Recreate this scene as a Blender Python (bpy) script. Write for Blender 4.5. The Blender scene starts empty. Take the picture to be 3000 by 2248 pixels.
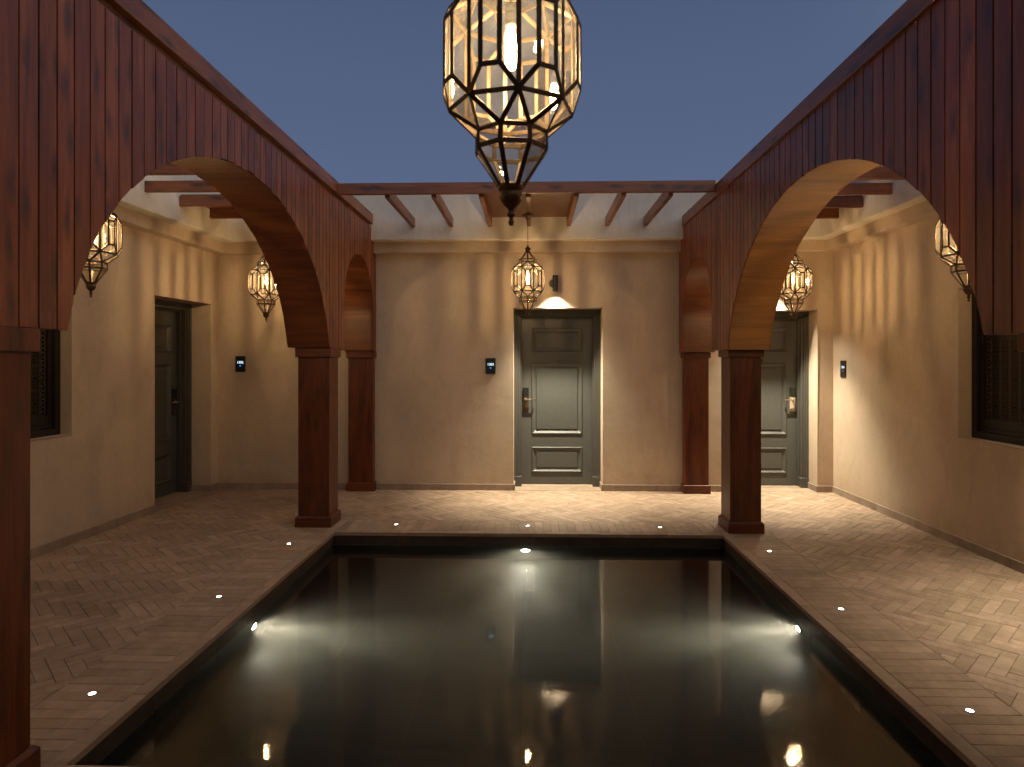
import bpy, math, random
from mathutils import Vector, Matrix
R = math.radians
random.seed(7)
S = bpy.context.scene
COL = S.collection
PI = math.pi

# ------------------------------------------------------------------ camera
cam_d = bpy.data.cameras.new('camera')
cam = bpy.data.objects.new('camera', cam_d); COL.objects.link(cam)
cam.location = (0, 0, 1.55)
cam.rotation_euler = (R(90), 0, math.atan(42/1400))
cam_d.sensor_width = 36; cam_d.lens = 36*1400/2212
cam_d.shift_y = -49/2212
cam_d.clip_start = 0.05; cam_d.clip_end = 2000
S.camera = cam
cam_d.dof.use_dof = True; cam_d.dof.focus_distance = 6.5; cam_d.dof.aperture_fstop = 5.6

# ------------------------------------------------------------------ world (dusk sky)
W = bpy.data.worlds.new('World'); S.world = W; W.use_nodes = True
wn = W.node_tree.nodes; wl = W.node_tree.links; wn.clear()
wo = wn.new('ShaderNodeOutputWorld'); bg = wn.new('ShaderNodeBackground')
sky = wn.new('ShaderNodeTexSky'); sky.sky_type = 'NISHITA'; sky.sun_disc = False
sky.sun_elevation = R(-4.0); sky.sun_rotation = R(200)
sky.altitude = 200; sky.air_density = 1.0; sky.dust_density = 1.0; sky.ozone_density = 3.0
tc = wn.new('ShaderNodeTexCoord'); sx = wn.new('ShaderNodeSeparateXYZ')
cr = wn.new('ShaderNodeValToRGB')
cr.color_ramp.elements[0].position = 0.0; cr.color_ramp.elements[0].color = (.150, .178, .285, 1)
cr.color_ramp.elements[1].position = 1.0; cr.color_ramp.elements[1].color = (.052, .080, .150, 1)
e = cr.color_ramp.elements.new(.25); e.color = (.106, .145, .256, 1)
e = cr.color_ramp.elements.new(.5); e.color = (.074, .113, .203, 1)
mx = wn.new('ShaderNodeMix'); mx.data_type = 'RGBA'; mx.inputs[0].default_value = .94
wl.new(tc.outputs['Generated'], sx.inputs[0]); wl.new(sx.outputs['Z'], cr.inputs[0])
wl.new(sky.outputs[0], mx.inputs[6]); wl.new(cr.outputs[0], mx.inputs[7])
# afterglow: the sky is brighter and paler low down where the sun went (behind the viewpoint, to the right)
dt = wn.new('ShaderNodeVectorMath'); dt.operation = 'DOT_PRODUCT'; dt.inputs[1].default_value = (.82, -.54, .18)
wl.new(tc.outputs['Generated'], dt.inputs[0])
gr = wn.new('ShaderNodeMapRange'); gr.interpolation_type = 'SMOOTHERSTEP'
gr.inputs['From Min'].default_value = -.15; gr.inputs['From Max'].default_value = 1.0
wl.new(dt.outputs['Value'], gr.inputs[0])
ag = wn.new('ShaderNodeMix'); ag.data_type = 'RGBA'
ag.inputs[7].default_value = (.80, .76, .76, 1)
wl.new(gr.outputs[0], ag.inputs[0]); wl.new(mx.outputs[2], ag.inputs[6])
wl.new(ag.outputs[2], bg.inputs[0]); bg.inputs[1].default_value = 1.0
wl.new(bg.outputs[0], wo.inputs[0])

# ------------------------------------------------------------------ render / exposure
S.view_settings.view_transform = 'Standard'; S.view_settings.look = 'None'
S.view_settings.exposure = 0.0; S.view_settings.gamma = 1.0
S.render.engine = 'CYCLES'
cy = S.cycles
cy.use_denoising = True
try: cy.denoiser = 'OPENIMAGEDENOISE'
except Exception: pass
cy.max_bounces = 8; cy.diffuse_bounces = 4; cy.glossy_bounces = 4; cy.transmission_bounces = 6
cy.transparent_max_bounces = 24; cy.volume_bounces = 0
cy.caustics_reflective = False; cy.caustics_refractive = False
cy.sample_clamp_indirect = 30.0; cy.sample_clamp_direct = 0
cy.blur_glossy = 0.0
cy.use_light_tree = True

# ------------------------------------------------------------------ light tuning values
LANTERN = 1500.0      # filament radiance
LANTERN_COL = (1.0, .75, .43)
SPOT_W = 640.0        # wall lamps
POOL_W = 52.0
DECK = 30.0

# ------------------------------------------------------------------ node helpers
def mat(name):
    m = bpy.data.materials.new(name); m.use_nodes = True
    n = m.node_tree.nodes; b = n['Principled BSDF']
    return m, n, m.node_tree.links, b
def noise(n, l, vec, scale, detail=4, rough=.55, dist=0):
    t = n.new('ShaderNodeTexNoise'); t.inputs['Scale'].default_value = scale
    t.inputs['Detail'].default_value = detail; t.inputs['Roughness'].default_value = rough
    t.inputs['Distortion'].default_value = dist
    if vec is not None: l.new(vec, t.inputs['Vector'])
    return t.outputs['Fac']
def vmap(n, l, vec, sc):
    t = n.new('ShaderNodeMapping'); t.inputs['Scale'].default_value = sc
    l.new(vec, t.inputs['Vector']); return t.outputs[0]
def ramp(n, l, fac, pts):
    t = n.new('ShaderNodeValToRGB'); e = t.color_ramp.elements
    e[0].position = pts[0][0]; e[0].color = (*pts[0][1], 1)
    e[1].position = pts[-1][0]; e[1].color = (*pts[-1][1], 1)
    for p, c in pts[1:-1]:
        x = e.new(p); x.color = (*c, 1)
    l.new(fac, t.inputs[0]); return t.outputs[0]
def math_(n, l, op, a, b=None, clamp=False):
    t = n.new('ShaderNodeMath'); t.operation = op; t.use_clamp = clamp
    for i, v in enumerate((a, b)):
        if v is None: continue
        if isinstance(v, (int, float)): t.inputs[i].default_value = v
        else: l.new(v, t.inputs[i])
    return t.outputs[0]
def mixc(n, l, mode, fac, a, b):
    t = n.new('ShaderNodeMix'); t.data_type = 'RGBA'; t.blend_type = mode
    for i, v in ((0, fac), (6, a), (7, b)):
        if isinstance(v, (int, float)): t.inputs[i].default_value = v
        elif isinstance(v, tuple): t.inputs[i].default_value = (*v, 1)
        else: l.new(v, t.inputs[i])
    return t.outputs[2]
def bump(n, l, b, h, strength, dist=.01):
    t = n.new('ShaderNodeBump'); t.inputs['Strength'].default_value = strength
    t.inputs['Distance'].default_value = dist
    l.new(h, t.inputs['Height']); l.new(t.outputs[0], b.inputs['Normal'])
def gray(v): return (v, v, v)

def wood_mat(name, dark, mid, light, rough=.36, knots=.8, bumpy=.25, coat=.25):
    m, n, l, b = mat(name)
    uv = n.new('ShaderNodeUVMap').outputs[0]
    at = n.new('ShaderNodeAttribute'); at.attribute_name = 'rnd'; rnd = at.outputs['Fac']
    g1 = noise(n, l, vmap(n, l, uv, (70, 3.2, 1)), 1, 6, .65, .6)
    g2 = noise(n, l, vmap(n, l, uv, (9, 1.1, 1)), 1, 3, .5, 1.2)
    s = math_(n, l, 'ADD', math_(n, l, 'MULTIPLY', g1, .45), math_(n, l, 'MULTIPLY', g2, .55))
    c = ramp(n, l, s, [(.32, dark), (.5, mid), (.70, light)])
    v = n.new('ShaderNodeTexVoronoi'); v.voronoi_dimensions = '2D'; v.inputs['Scale'].default_value = 1
    nz = n.new('ShaderNodeTexNoise'); nz.inputs['Scale'].default_value = 9
    l.new(uv, nz.inputs['Vector'])
    va = n.new('ShaderNodeVectorMath'); va.operation = 'MULTIPLY_ADD'
    va.inputs[1].default_value = (.04, .06, 0); l.new(nz.outputs['Color'], va.inputs[0]); l.new(uv, va.inputs[2])
    l.new(vmap(n, l, va.outputs[0], (12, 3.6, 1)), v.inputs['Vector'])
    k = math_(n, l, 'SUBTRACT', 1.0, math_(n, l, 'MULTIPLY', v.outputs['Distance'], 2.9), True)
    sc_ = n.new('ShaderNodeSeparateColor'); l.new(v.outputs['Color'], sc_.inputs[0])
    kk = math_(n, l, 'GREATER_THAN', sc_.outputs[0], .62)
    k = math_(n, l, 'MULTIPLY', math_(n, l, 'MULTIPLY', math_(n, l, 'POWER', k, .8), kk), knots, True)
    c = mixc(n, l, 'MIX', k, c, (dark[0]*.30+.010, dark[1]*.4+.010, dark[2]*.5+.014))
    t = math_(n, l, 'ADD', math_(n, l, 'MULTIPLY', rnd, .46), .76)
    cc = n.new('ShaderNodeCombineColor')
    l.new(t, cc.inputs[0]); l.new(math_(n, l, 'POWER', t, 1.15), cc.inputs[1]); l.new(math_(n, l, 'POWER', t, 1.2), cc.inputs[2])
    c = mixc(n, l, 'MULTIPLY', 1.0, c, cc.outputs[0])
    l.new(c, b.inputs['Base Color'])
    rr = math_(n, l, 'ADD', math_(n, l, 'MULTIPLY', g2, .28), rough-.12)
    l.new(rr, b.inputs['Roughness'])
    b.inputs['Coat Weight'].default_value = coat; b.inputs['Specular IOR Level'].default_value = .35; b.inputs['Coat Roughness'].default_value = .28
    bump(n, l, b, g1, bumpy, .002)
    return m
M = {}
M['boards'] = wood_mat('varnished_boards', (.080, .021, .010), (.180, .049, .021), (.30, .090, .038), .42, .85, .4, .2)
M['post'] = wood_mat('varnished_post', (.046, .010, .003), (.108, .025, .007), (.19, .050, .014), .40, .6, .25, .08)
M['rafter'] = wood_mat('varnished_rafter', (.090, .028, .013), (.19, .062, .027), (.30, .11, .048), .45, .95)
M['ply'] = wood_mat('varnished_plywood', (.065, .018, .006), (.125, .036, .010), (.20, .066, .018), .34, .15, .15)
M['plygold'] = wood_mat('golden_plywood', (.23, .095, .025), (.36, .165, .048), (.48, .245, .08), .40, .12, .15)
M['core'] = wood_mat('groove_wood', (.020, .007, .004), (.030, .010, .006), (.040, .013, .007), .6, 0)

def stucco(name, col, s=1.0):
    m, n, l, b = mat(name)
    oc = n.new('ShaderNodeTexCoord').outputs['Object']
    a = noise(n, l, oc, 1.7, 5, .6); f = noise(n, l, oc, 150, 3, .6); h = noise(n, l, oc, 34, 4, .6); w_ = noise(n, l, oc, 3.5, 2)
    c = ramp(n, l, a, [(.3, tuple(x*.92 for x in col)), (.7, tuple(min(1, x*1.05) for x in col))])
    c = mixc(n, l, 'MULTIPLY', .35, c, ramp(n, l, h, [(.3, gray(.82)), (.7, gray(1.0))]))
    gz = n.new('ShaderNodeSeparateXYZ'); l.new(oc, gz.inputs[0])
    spl = math_(n, l, 'ADD', gz.outputs[2], math_(n, l, 'MULTIPLY', noise(n, l, oc, 6, 5, .7), -.5))   # splash dirt with an uneven upper edge
    c = mixc(n, l, 'MULTIPLY', .5, c, ramp(n, l, spl, [(-.16 + .0, (.80, .74, .68)), (.02, gray(1.0))]) if False else ramp(n, l, math_(n, l, 'ADD', spl, .30), [(.0, (.74, .68, .62)), (.30, gray(1.0))]))
    trow = noise(n, l, vmap(n, l, oc, (2.2, 2.2, .9)), 2.0, 5, .7, 1.5)
    c = mixc(n, l, 'MULTIPLY', .5, c, ramp(n, l, trow, [(.36, (.86, .84, .82)), (.52, gray(1.0))]))
    l.new(c, b.inputs['Base Color']); b.inputs['Roughness'].default_value = .88
    hh = math_(n, l, 'ADD', math_(n, l, 'MULTIPLY', f, .35), math_(n, l, 'ADD', math_(n, l, 'MULTIPLY', h, .55), math_(n, l, 'MULTIPLY', w_, 1.6)))
    bump(n, l, b, hh, .42*s, .006)
    return m
M['stucco'] = stucco('beige_stucco', (.51, .398, .295))
M['stucco_top'] = stucco('pale_stucco', (.68, .62, .54), .6)

def stone(name, dark, mid, light, rough=.75, bs=.5, sc=(1, 1, 1), streak=(3, 30, 1), dst=.004):
    m, n, l, b = mat(name)
    uv = n.new('ShaderNodeUVMap').outputs[0]
    at = n.new('ShaderNodeAttribute'); at.attribute_name = 'rnd'; rnd = at.outputs['Fac']
    a = noise(n, l, vmap(n, l, uv, streak), 1, 6, .65, .8)
    f = noise(n, l, uv, 60, 5, .7); w_ = noise(n, l, uv, 7, 4, .6)
    s = math_(n, l, 'ADD', math_(n, l, 'MULTIPLY', a, .4), math_(n, l, 'MULTIPLY', w_, .6))
    c = ramp(n, l, s, [(.32, dark), (.5, mid), (.7, light)])
    t = math_(n, l, 'ADD', math_(n, l, 'MULTIPLY', rnd, .30), .85)
    cc = n.new('ShaderNodeCombineColor')
    l.new(t, cc.inputs[0]); l.new(t, cc.inputs[1]); l.new(math_(n, l, 'POWER', t, 1.2), cc.inputs[2])
    c = mixc(n, l, 'MULTIPLY', 1.0, c, cc.outputs[0])
    gp = n.new('ShaderNodeNewGeometry').outputs['Position']
    c = mixc(n, l, 'MULTIPLY', .8, c, ramp(n, l, noise(n, l, gp, 1.3, 6, .65, .6), [(.30, (.70, .68, .66)), (.50, gray(.96)), (.72, gray(1.0))]))
    c = mixc(n, l, 'MIX', math_(n, l, 'MULTIPLY', ramp(n, l, noise(n, l, gp, 28, 5, .75, 1.5), [(.60, gray(0)), (.74, gray(1))]), .30), c, tuple(min(1, q*1.35) for q in light))
    l.new(c, b.inputs['Base Color'])
    l.new(math_(n, l, 'ADD', math_(n, l, 'MULTIPLY', f, .25), rough-.12), b.inputs['Roughness'])
    bump(n, l, b, math_(n, l, 'ADD', math_(n, l, 'MULTIPLY', a, .6), math_(n, l, 'ADD', math_(n, l, 'MULTIPLY', f, .3), math_(n, l, 'MULTIPLY', w_, .7))), bs, dst)
    return m
M['paver'] = stone('terracotta_paver', (.245, .160, .106), (.345, .235, .160), (.44, .315, .220), .66, .7)
M['grout'] = stone('paver_grout', (.120, .080, .056), (.155, .105, .074), (.19, .13, .094), .9, .3)
M['skirt'] = stone('skirting_stone', (.22, .165, .125), (.30, .225, .17), (.38, .30, .23), .6, .4)
M['poolstone'] = stone('dark_green_pool_stone', (.050, .060, .046), (.074, .084, .065), (.102, .114, .088), .45, .25, streak=(5, 9, 1))
M['lipstone'] = stone('dark_edge_stone', (.022, .013, .008), (.045, .028, .017), (.075, .048, .030), .6, .8, streak=(5, 14, 1))
M['threshold'] = stone('threshold_stone', (.26, .18, .125), (.33, .24, .17), (.40, .30, .22), .5, .2)
M['earth'] = stone('earth', (.10, .075, .05), (.14, .10, .07), (.18, .13, .09), .9, .4)

def plain(name, col, rough=.5, metal=0, nsc=40, amt=.12, b_=.05):
    m, n, l, b = mat(name)
    oc = n.new('ShaderNodeTexCoord').outputs['Object']
    f = noise(n, l, oc, nsc, 4, .6)
    c = ramp(n, l, f, [(.3, tuple(x*(1-amt) for x in col)), (.7, tuple(min(1, x*(1+amt)) for x in col))])
    l.new(c, b.inputs['Base Color']); b.inputs['Metallic'].default_value = metal
    l.new(math_(n, l, 'ADD', math_(n, l, 'MULTIPLY', f, .2), rough-.1), b.inputs['Roughness'])
    bump(n, l, b, f, b_, .002)
    return m
M['door'] = plain('grey_green_door_paint', (.066, .064, .056), .42, 0, 25, .07, .06)
M['doorframe'] = plain('grey_green_frame_paint', (.066, .061, .051), .45, 0, 25, .07, .06)
M['black'] = plain('black_plastic', (.010, .010, .010), .35)
M['blackmetal'] = plain('black_powder_coat', (.007, .0065, .006), .45)
M['steelframe'] = plain('dark_bronze_steel', (.020, .015, .011), .45, .3)
M['chrome'] = plain('brushed_nickel', (.62, .56, .46), .25, 1, 80, .05, .02)
M['lockbrown'] = plain('bronze_lock_plate', (.10, .065, .035), .38, .7)
M['lockbeige'] = plain('beige_lock_plate', (.46, .36, .25), .4, .2)
M['brass'] = plain('dark_brass', (.055, .033, .016), .45, .5, 70, .3, .15)
M['brassfin'] = plain('antique_brass', (.11, .065, .035), .45, .8, 60, .35, .2)
M['steel'] = plain('stainless_ring', (.45, .42, .38), .3, 1)
M['grille'] = plain('grille_metal', (.085, .060, .040), .45, .3)
M['bronze'] = plain('bronze_canopy', (.20, .14, .085), .35, .85)

def emis(name, col, st):
    m = bpy.data.materials.new(name); m.use_nodes = True; n = m.node_tree.nodes; l = m.node_tree.links; n.clear()
    o = n.new('ShaderNodeOutputMaterial'); e = n.new('ShaderNodeEmission')
    e.inputs[0].default_value = (*col, 1); e.inputs[1].default_value = st
    l.new(e.outputs[0], o.inputs[0]); return m
M['filament'] = emis('glowing_filament', LANTERN_COL, LANTERN)
M['deckglow'] = emis('deck_lens', (1.0, .95, .75), DECK)
M['poolglow'] = emis('pool_lens', (1.0, .96, .84), 60)
M['lampglow'] = emis('lamp_lens', (1.0, .93, .76), 30)
M['digits'] = emis('display_digits', (.62, .88, 1.0), 1.5)
M['digitblue'] = emis('display_blue', (.03, .22, 1.0), 2.0)
M['digitdim'] = emis('display_dim', (.5, .32, .12), .10)

def glass_thin(name, tint, refl, dust, rough=.04):
    m = bpy.data.materials.new(name); m.use_nodes = True; n = m.node_tree.nodes; l = m.node_tree.links; n.clear()
    o = n.new('ShaderNodeOutputMaterial')
    tr = n.new('ShaderNodeBsdfTransparent'); tr.inputs[0].default_value = (*tint, 1)
    gl = n.new('ShaderNodeBsdfGlossy'); gl.inputs['Roughness'].default_value = rough
    df = n.new('ShaderNodeBsdfTranslucent'); df.inputs[0].default_value = (.75, .72, .64, 1)
    lw = n.new('ShaderNodeLayerWeight'); lw.inputs[0].default_value = .25
    oc = n.new('ShaderNodeTexCoord').outputs['Object']
    f = noise(n, l, oc, 22, 4, .6)
    bp = n.new('ShaderNodeBump'); bp.inputs['Strength'].default_value = .35; bp.inputs['Distance'].default_value = .004
    l.new(noise(n, l, oc, 30, 2), bp.inputs['Height']); l.new(bp.outputs[0], gl.inputs['Normal']); l.new(bp.outputs[0], lw.inputs['Normal'])
    m1 = n.new('ShaderNodeMixShader'); m2 = n.new('ShaderNodeMixShader')
    l.new(math_(n, l, 'MULTIPLY', f, dust*2), m1.inputs[0]); l.new(tr.outputs[0], m1.inputs[1]); l.new(df.outputs[0], m1.inputs[2])
    l.new(math_(n, l, 'ADD', math_(n, l, 'MULTIPLY', lw.outputs['Fresnel'], refl), refl*.12, True), m2.inputs[0])
    l.new(m1.outputs[0], m2.inputs[1]); l.new(gl.outputs[0], m2.inputs[2])
    l.new(m2.outputs[0], o.inputs[0]); return m
M['pane'] = glass_thin('lantern_pane_glass', (.95, .88, .78), .5, .026)
M['bulbglass'] = glass_thin('bulb_glass', (.97, .93, .85), .5, .04, .02)
m, n, l, b = mat('dark_window_glass')
b.inputs['Base Color'].default_value = (.006, .006, .006, 1); b.inputs['Roughness'].default_value = .12
M['winglass'] = m
# water
m = bpy.data.materials.new('pool_water'); m.use_nodes = True; n = m.node_tree.nodes; l = m.node_tree.links; n.clear()
o = n.new('ShaderNodeOutputMaterial'); g = n.new('ShaderNodeBsdfGlass')
g.inputs['IOR'].default_value = 1.333; g.inputs['Roughness'].default_value = .008
g.inputs['Color'].default_value = (1, 1, 1, 1)
oc = n.new('ShaderNodeTexCoord').outputs['Object']
w1 = noise(n, l, vmap(n, l, oc, (1, .8, 1)), 5.0, 3, .5, .4); w2 = noise(n, l, vmap(n, l, oc, (1.0, .6, 1)), 52, 3, .55, .5)
w3 = ramp(n, l, noise(n, l, oc, 1.1, 2), [(.46, gray(.04)), (.64, gray(.28))])
hh = math_(n, l, 'ADD', math_(n, l, 'MULTIPLY', w1, .16), math_(n, l, 'MULTIPLY', w2, w3))
bp = n.new('ShaderNodeBump'); bp.inputs['Strength'].default_value = 1.0; bp.inputs['Distance'].default_value = .0018
l.new(hh, bp.inputs['Height']); l.new(bp.outputs[0], g.inputs['Normal'])
v = n.new('ShaderNodeVolumePrincipled'); v.inputs['Color'].default_value = (.86, .82, .70, 1)
v.inputs['Density'].default_value = .75; v.inputs['Anisotropy'].default_value = .35
l.new(g.outputs[0], o.inputs[0]); l.new(v.outputs[0], o.inputs[1])
M['water'] = m

# ------------------------------------------------------------------ mesh helpers
class MB:
    def __init__(s): s.v = []; s.f = []; s.uv = []; s.r = []; s.mi = []; s.mats = []; s.cm = 0
    def use(s, m):
        if m not in s.mats: s.mats.append(m)
        s.cm = s.mats.index(m)
    def poly(s, pts, uvs=None, rnd=.5):
        i = len(s.v); s.v += [tuple(p) for p in pts]; s.f.append(list(range(i, i+len(pts))))
        if uvs is None:
            a = Vector(pts[0]); uvs = [((Vector(p)-a).length, 0) for p in pts]
        s.uv.append(list(uvs)); s.r.append(rnd); s.mi.append(s.cm)
    def mesh_faces(s, verts, faces, uvf, rnd=.5):
        i = len(s.v); s.v += [tuple(p) for p in verts]
        for f in faces:
            s.f.append([i+k for k in f]); s.uv.append([uvf(verts[k], f) for k in f]); s.r.append(rnd); s.mi.append(s.cm)
    def box(s, x0, x1, y0, y1, z0, z1, grain='z', rnd=None, mtx=None, inset=None):
        if rnd is None: rnd = random.random()
        ou, ov = random.uniform(0, 50), random.uniform(0, 50)
        P = [(x0, y0, z0), (x1, y0, z0), (x1, y1, z0), (x0, y1, z0), (x0, y0, z1), (x1, y0, z1), (x1, y1, z1), (x0, y1, z1)]
        if inset:  # taper top
            P[4:] = [(x0+inset, y0+inset, z1), (x1-inset, y0+inset, z1), (x1-inset, y1-inset, z1), (x0+inset, y1-inset, z1)]
        F = [((3, 2, 1, 0), 'xy'), ((4, 5, 6, 7), 'xy'), ((0, 1, 5, 4), 'xz'), ((2, 3, 7, 6), 'xz'), ((1, 2, 6, 5), 'yz'), ((3, 0, 4, 7), 'yz')]
        V = [Vector(p) for p in P]
        i = len(s.v)
        for p in V: s.v.append(tuple((mtx @ p) if mtx else p))
        for f, ax in F:
            s.f.append([i+k for k in f])
            if grain in ax: va = grain; ua = ax.replace(grain, '')
            else: ua, va = ax[0], ax[1]
            d = {'x': 0, 'y': 1, 'z': 2}
            s.uv.append([(V[k][d[ua]]+ou, V[k][d[va]]+ov) for k in f]); s.r.append(rnd); s.mi.append(s.cm)
    def lathe(s, prof, seg=24, c=(0, 0, 0), rnd=.5, axis='z', cap=False):
        vs = []; fs = []
        for r, z in prof:
            for k in range(seg):
                a = 2*PI*k/seg
                x, y = r*math.cos(a), r*math.sin(a)
                if axis == 'z': p = (c[0]+x, c[1]+y, c[2]+z)
                elif axis == 'y': p = (c[0]+x, c[1]+z, c[2]+y)
                else: p = (c[0]+z, c[1]+x, c[2]+y)
                vs.append(p)
        for i in range(len(prof)-1):
            for k in range(seg):
                k2 = (k+1) % seg
                fs.append((i*seg+k, i*seg+k2, (i+1)*seg+k2, (i+1)*seg+k))
        if cap:
            fs.append(tuple(range(seg))[::-1]); fs.append(tuple((len(prof)-1)*seg+k for k in range(seg)))
        s.mesh_faces(vs, fs, lambda p, f: (p[0]+p[1], p[2]), rnd)
    def bar(s, a, b, w, t, up):
        """square bar from a to b, w across, t along 'up' (outward)"""
        a = Vector(a); b = Vector(b); d = (b-a).normalized(); up = Vector(up); up = (up-d*up.dot(d)).normalized(); sd = d.cross(up)
        c = [a+sd*w/2*i+up*t/2*j for i, j in ((-1, -1), (1, -1), (1, 1), (-1, 1))] + [b+sd*w/2*i+up*t/2*j for i, j in ((-1, -1), (1, -1), (1, 1), (-1, 1))]
        s.mesh_faces(c, [(0, 1, 2, 3), (7, 6, 5, 4), (0, 4, 5, 1), (1, 5, 6, 2), (2, 6, 7, 3), (3, 7, 4, 0)], lambda p, f: (p[0]+p[1], p[2]))
    def build(s, name, m=None, parent=None, smooth=False, bevel=0, seg=1, loc=None, rz=None):
        me = bpy.data.meshes.new(name); me.from_pydata(s.v, [], s.f)
        ul = me.uv_layers.new(name='UVMap'); k = 0; flat = []
        for f in s.uv:
            for u in f: flat += [u[0], u[1]]
        ul.data.foreach_set('uv', flat)
        at = me.attributes.new('rnd', 'FLOAT', 'FACE'); at.data.foreach_set('value', s.r)
        if m is not None and not s.mats: me.materials.append(m)
        for q in s.mats: me.materials.append(q)
        if s.mats: me.polygons.foreach_set('material_index', s.mi)
        if smooth: me.polygons.foreach_set('use_smooth', [True]*len(me.polygons))
        me.update()
        o = bpy.data.objects.new(name, me); COL.objects.link(o)
        if parent is not None: o.parent = parent
        if loc is not None: o.location = loc
        if rz is not None: o.rotation_euler.z = rz
        if bevel:
            mo = o.modifiers.new('bevel', 'BEVEL'); mo.width = bevel; mo.segments = seg; mo.limit_method = 'ANGLE'; mo.angle_limit = R(40)
        return o
def tag(o, label=None, cat=None, group=None, kind=None):
    if label: o['label'] = label
    if cat: o['category'] = cat
    if group: o['group'] = group
    if kind: o['kind'] = kind
    return o
def thing(name, label, cat, loc=(0, 0, 0), rz=0, group=None):
    o = bpy.data.objects.new(name, None); COL.objects.link(o); o.location = loc; o.rotation_euler = (0, 0, rz)
    o.empty_display_size = .1
    return tag(o, label, cat, group)
def copy_tree(o, parent=None, kids=None):
    kids = kids or {}
    c = o.copy(); COL.objects.link(c); c.parent = parent
    for ch in list(o.children): copy_tree(ch, c)
    return c
def set_children_world(o): pass

# ------------------------------------------------------------------ layout constants
PX0, PX1, PY0, PY1 = -1.79, 1.708, 2.43, 5.82      # pool
ZW = -.115                                        # water level
ZB = -.50

# ================================================================== GROUND
mb = MB()
for x0, x1, y0, y1 in ((-150, 150, 8.6, 150), (-150, 150, -150, -1.3), (-150, -4.6, -1.3, 8.6), (4.4, 150, -1.3, 8.6)):
    mb.poly([(x0, y0, -.03), (x1, y0, -.03), (x1, y1, -.03), (x0, y1, -.03)], [(x0, y0), (x1, y0), (x1, y1), (x0, y1)])
tag(mb.build('ground', M['earth']), kind='structure')

# paving: herringbone + border + coping
def clip(poly, x0, x1, y0, y1):
    for ax, val, sgn in ((0, x0, 1), (0, x1, -1), (1, y0, 1), (1, y1, -1)):
        out = []
        for i in range(len(poly)):
            a, b_ = poly[i], poly[(i+1) % len(poly)]
            da, db = sgn*(a[ax]-val), sgn*(b_[ax]-val)
            if da >= 0: out.append(a)
            if (da > 0) != (db > 0) and da != db:
                t = da/(da-db)
                if 0 < t < 1: out.append((a[0]+(b_[0]-a[0])*t, a[1]+(b_[1]-a[1])*t))
        poly = out
        if len(poly) < 3: return []
    return poly
pv = MB()
def area(p): return .5*sum(p[i][0]*p[(i+1) % len(p)][1]-p[(i+1) % len(p)][0]*p[i][1] for i in range(len(p)))
def paver(poly, ang):
    """one stone: top face slightly inset, bevelled sides"""
    if len(poly) < 3: return
    A = area(poly)
    if A < 0: poly = poly[::-1]
    if abs(A) < 2e-4: return
    # drop duplicates
    q = []
    for p in poly:
        if not q or (p[0]-q[-1][0])**2+(p[1]-q[-1][1])**2 > 1e-7: q.append(p)
    if (q[0][0]-q[-1][0])**2+(q[0][1]-q[-1][1])**2 < 1e-7: q.pop()
    poly = q; N = len(poly)
    if N < 3: return
    def inset(d):
        out = []
        for i in range(N):
            p0, p1, p2 = poly[i-1], poly[i], poly[(i+1) % N]
            e1 = Vector((p1[0]-p0[0], p1[1]-p0[1])).normalized(); e2 = Vector((p2[0]-p1[0], p2[1]-p1[1])).normalized()
            n1 = Vector((-e1.y, e1.x)); n2 = Vector((-e2.y, e2.x)); bs = n1+n2
            if bs.length < .2: bs = n1
            bs.normalize(); k = d/max(.45, bs.dot(n1))
            out.append((p1[0]+bs.x*k, p1[1]+bs.y*k))
        return out
    a = inset(.0008); b_ = inset(.0030)
    z = random.uniform(-.0012, .0012); tx, ty = random.uniform(-.006, .006), random.uniform(-.006, .006)
    cx = sum(p[0] for p in poly)/N; cy_ = sum(p[1] for p in poly)/N
    ca, sa = math.cos(ang), math.sin(ang); ou, ov = random.uniform(0, 90), random.uniform(0, 90)
    rn = random.random()
    uv = lambda p: ((-p[0]*sa+p[1]*ca)+ou, (p[0]*ca+p[1]*sa)+ov)
    top = [(p[0], p[1], z+(p[0]-cx)*tx+(p[1]-cy_)*ty) for p in b_]; low = [(p[0], p[1], -.009) for p in a]; mid = [(p[0], p[1], z-.0022) for p in a]
    vs = top+mid+low
    fs = [tuple(range(N))]+[(N+i, N+(i+1) % N, (i+1) % N, i) for i in range(N)]+[(2*N+i, 2*N+(i+1) % N, N+(i+1) % N, N+i) for i in range(N)]
    pv.mesh_faces(vs, fs, lambda p, f: uv(p), rn)
BO, CP = .37, .068
regions = [(-4.6, PX0-CP-BO, -1.2, 8.4), (PX1+CP+BO, 4.3, -1.2, 8.4), (PX0-CP-BO, PX1+CP+BO, PY1+CP+BO, 8.4), (PX0-CP-BO, PX1+CP+BO, -1.2, PY0-CP-BO)]
L_, W_ = .2832, .0708
cs = math.cos(-PI/4); sn = math.sin(-PI/4)
def rot(p): return (p[0]*cs-p[1]*sn, p[0]*sn+p[1]*cs)
for mI in range(-34, 36):
    for k in range(-125, 135):
        ox = k*W_+mI*(L_+W_); oy = k*W_+mI*(W_-L_)
        for rect, ang in (((ox, oy, L_, W_), -PI/4), ((ox+L_, oy+W_-L_, W_, L_), PI/4)):
            x, y, w, h = rect
            P4 = [rot(p) for p in ((x, y), (x+w, y), (x+w, y+h), (x, y+h))]
            P4 = [(p[0]+.02, p[1]+4.05) for p in P4]
            if max(p[0] for p in P4) < -4.6 or min(p[0] for p in P4) > 4.3 or max(p[1] for p in P4) < -1.2 or min(p[1] for p in P4) > 8.4: continue
            for rg in regions:
                paver(clip(P4, *rg), ang)
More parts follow.
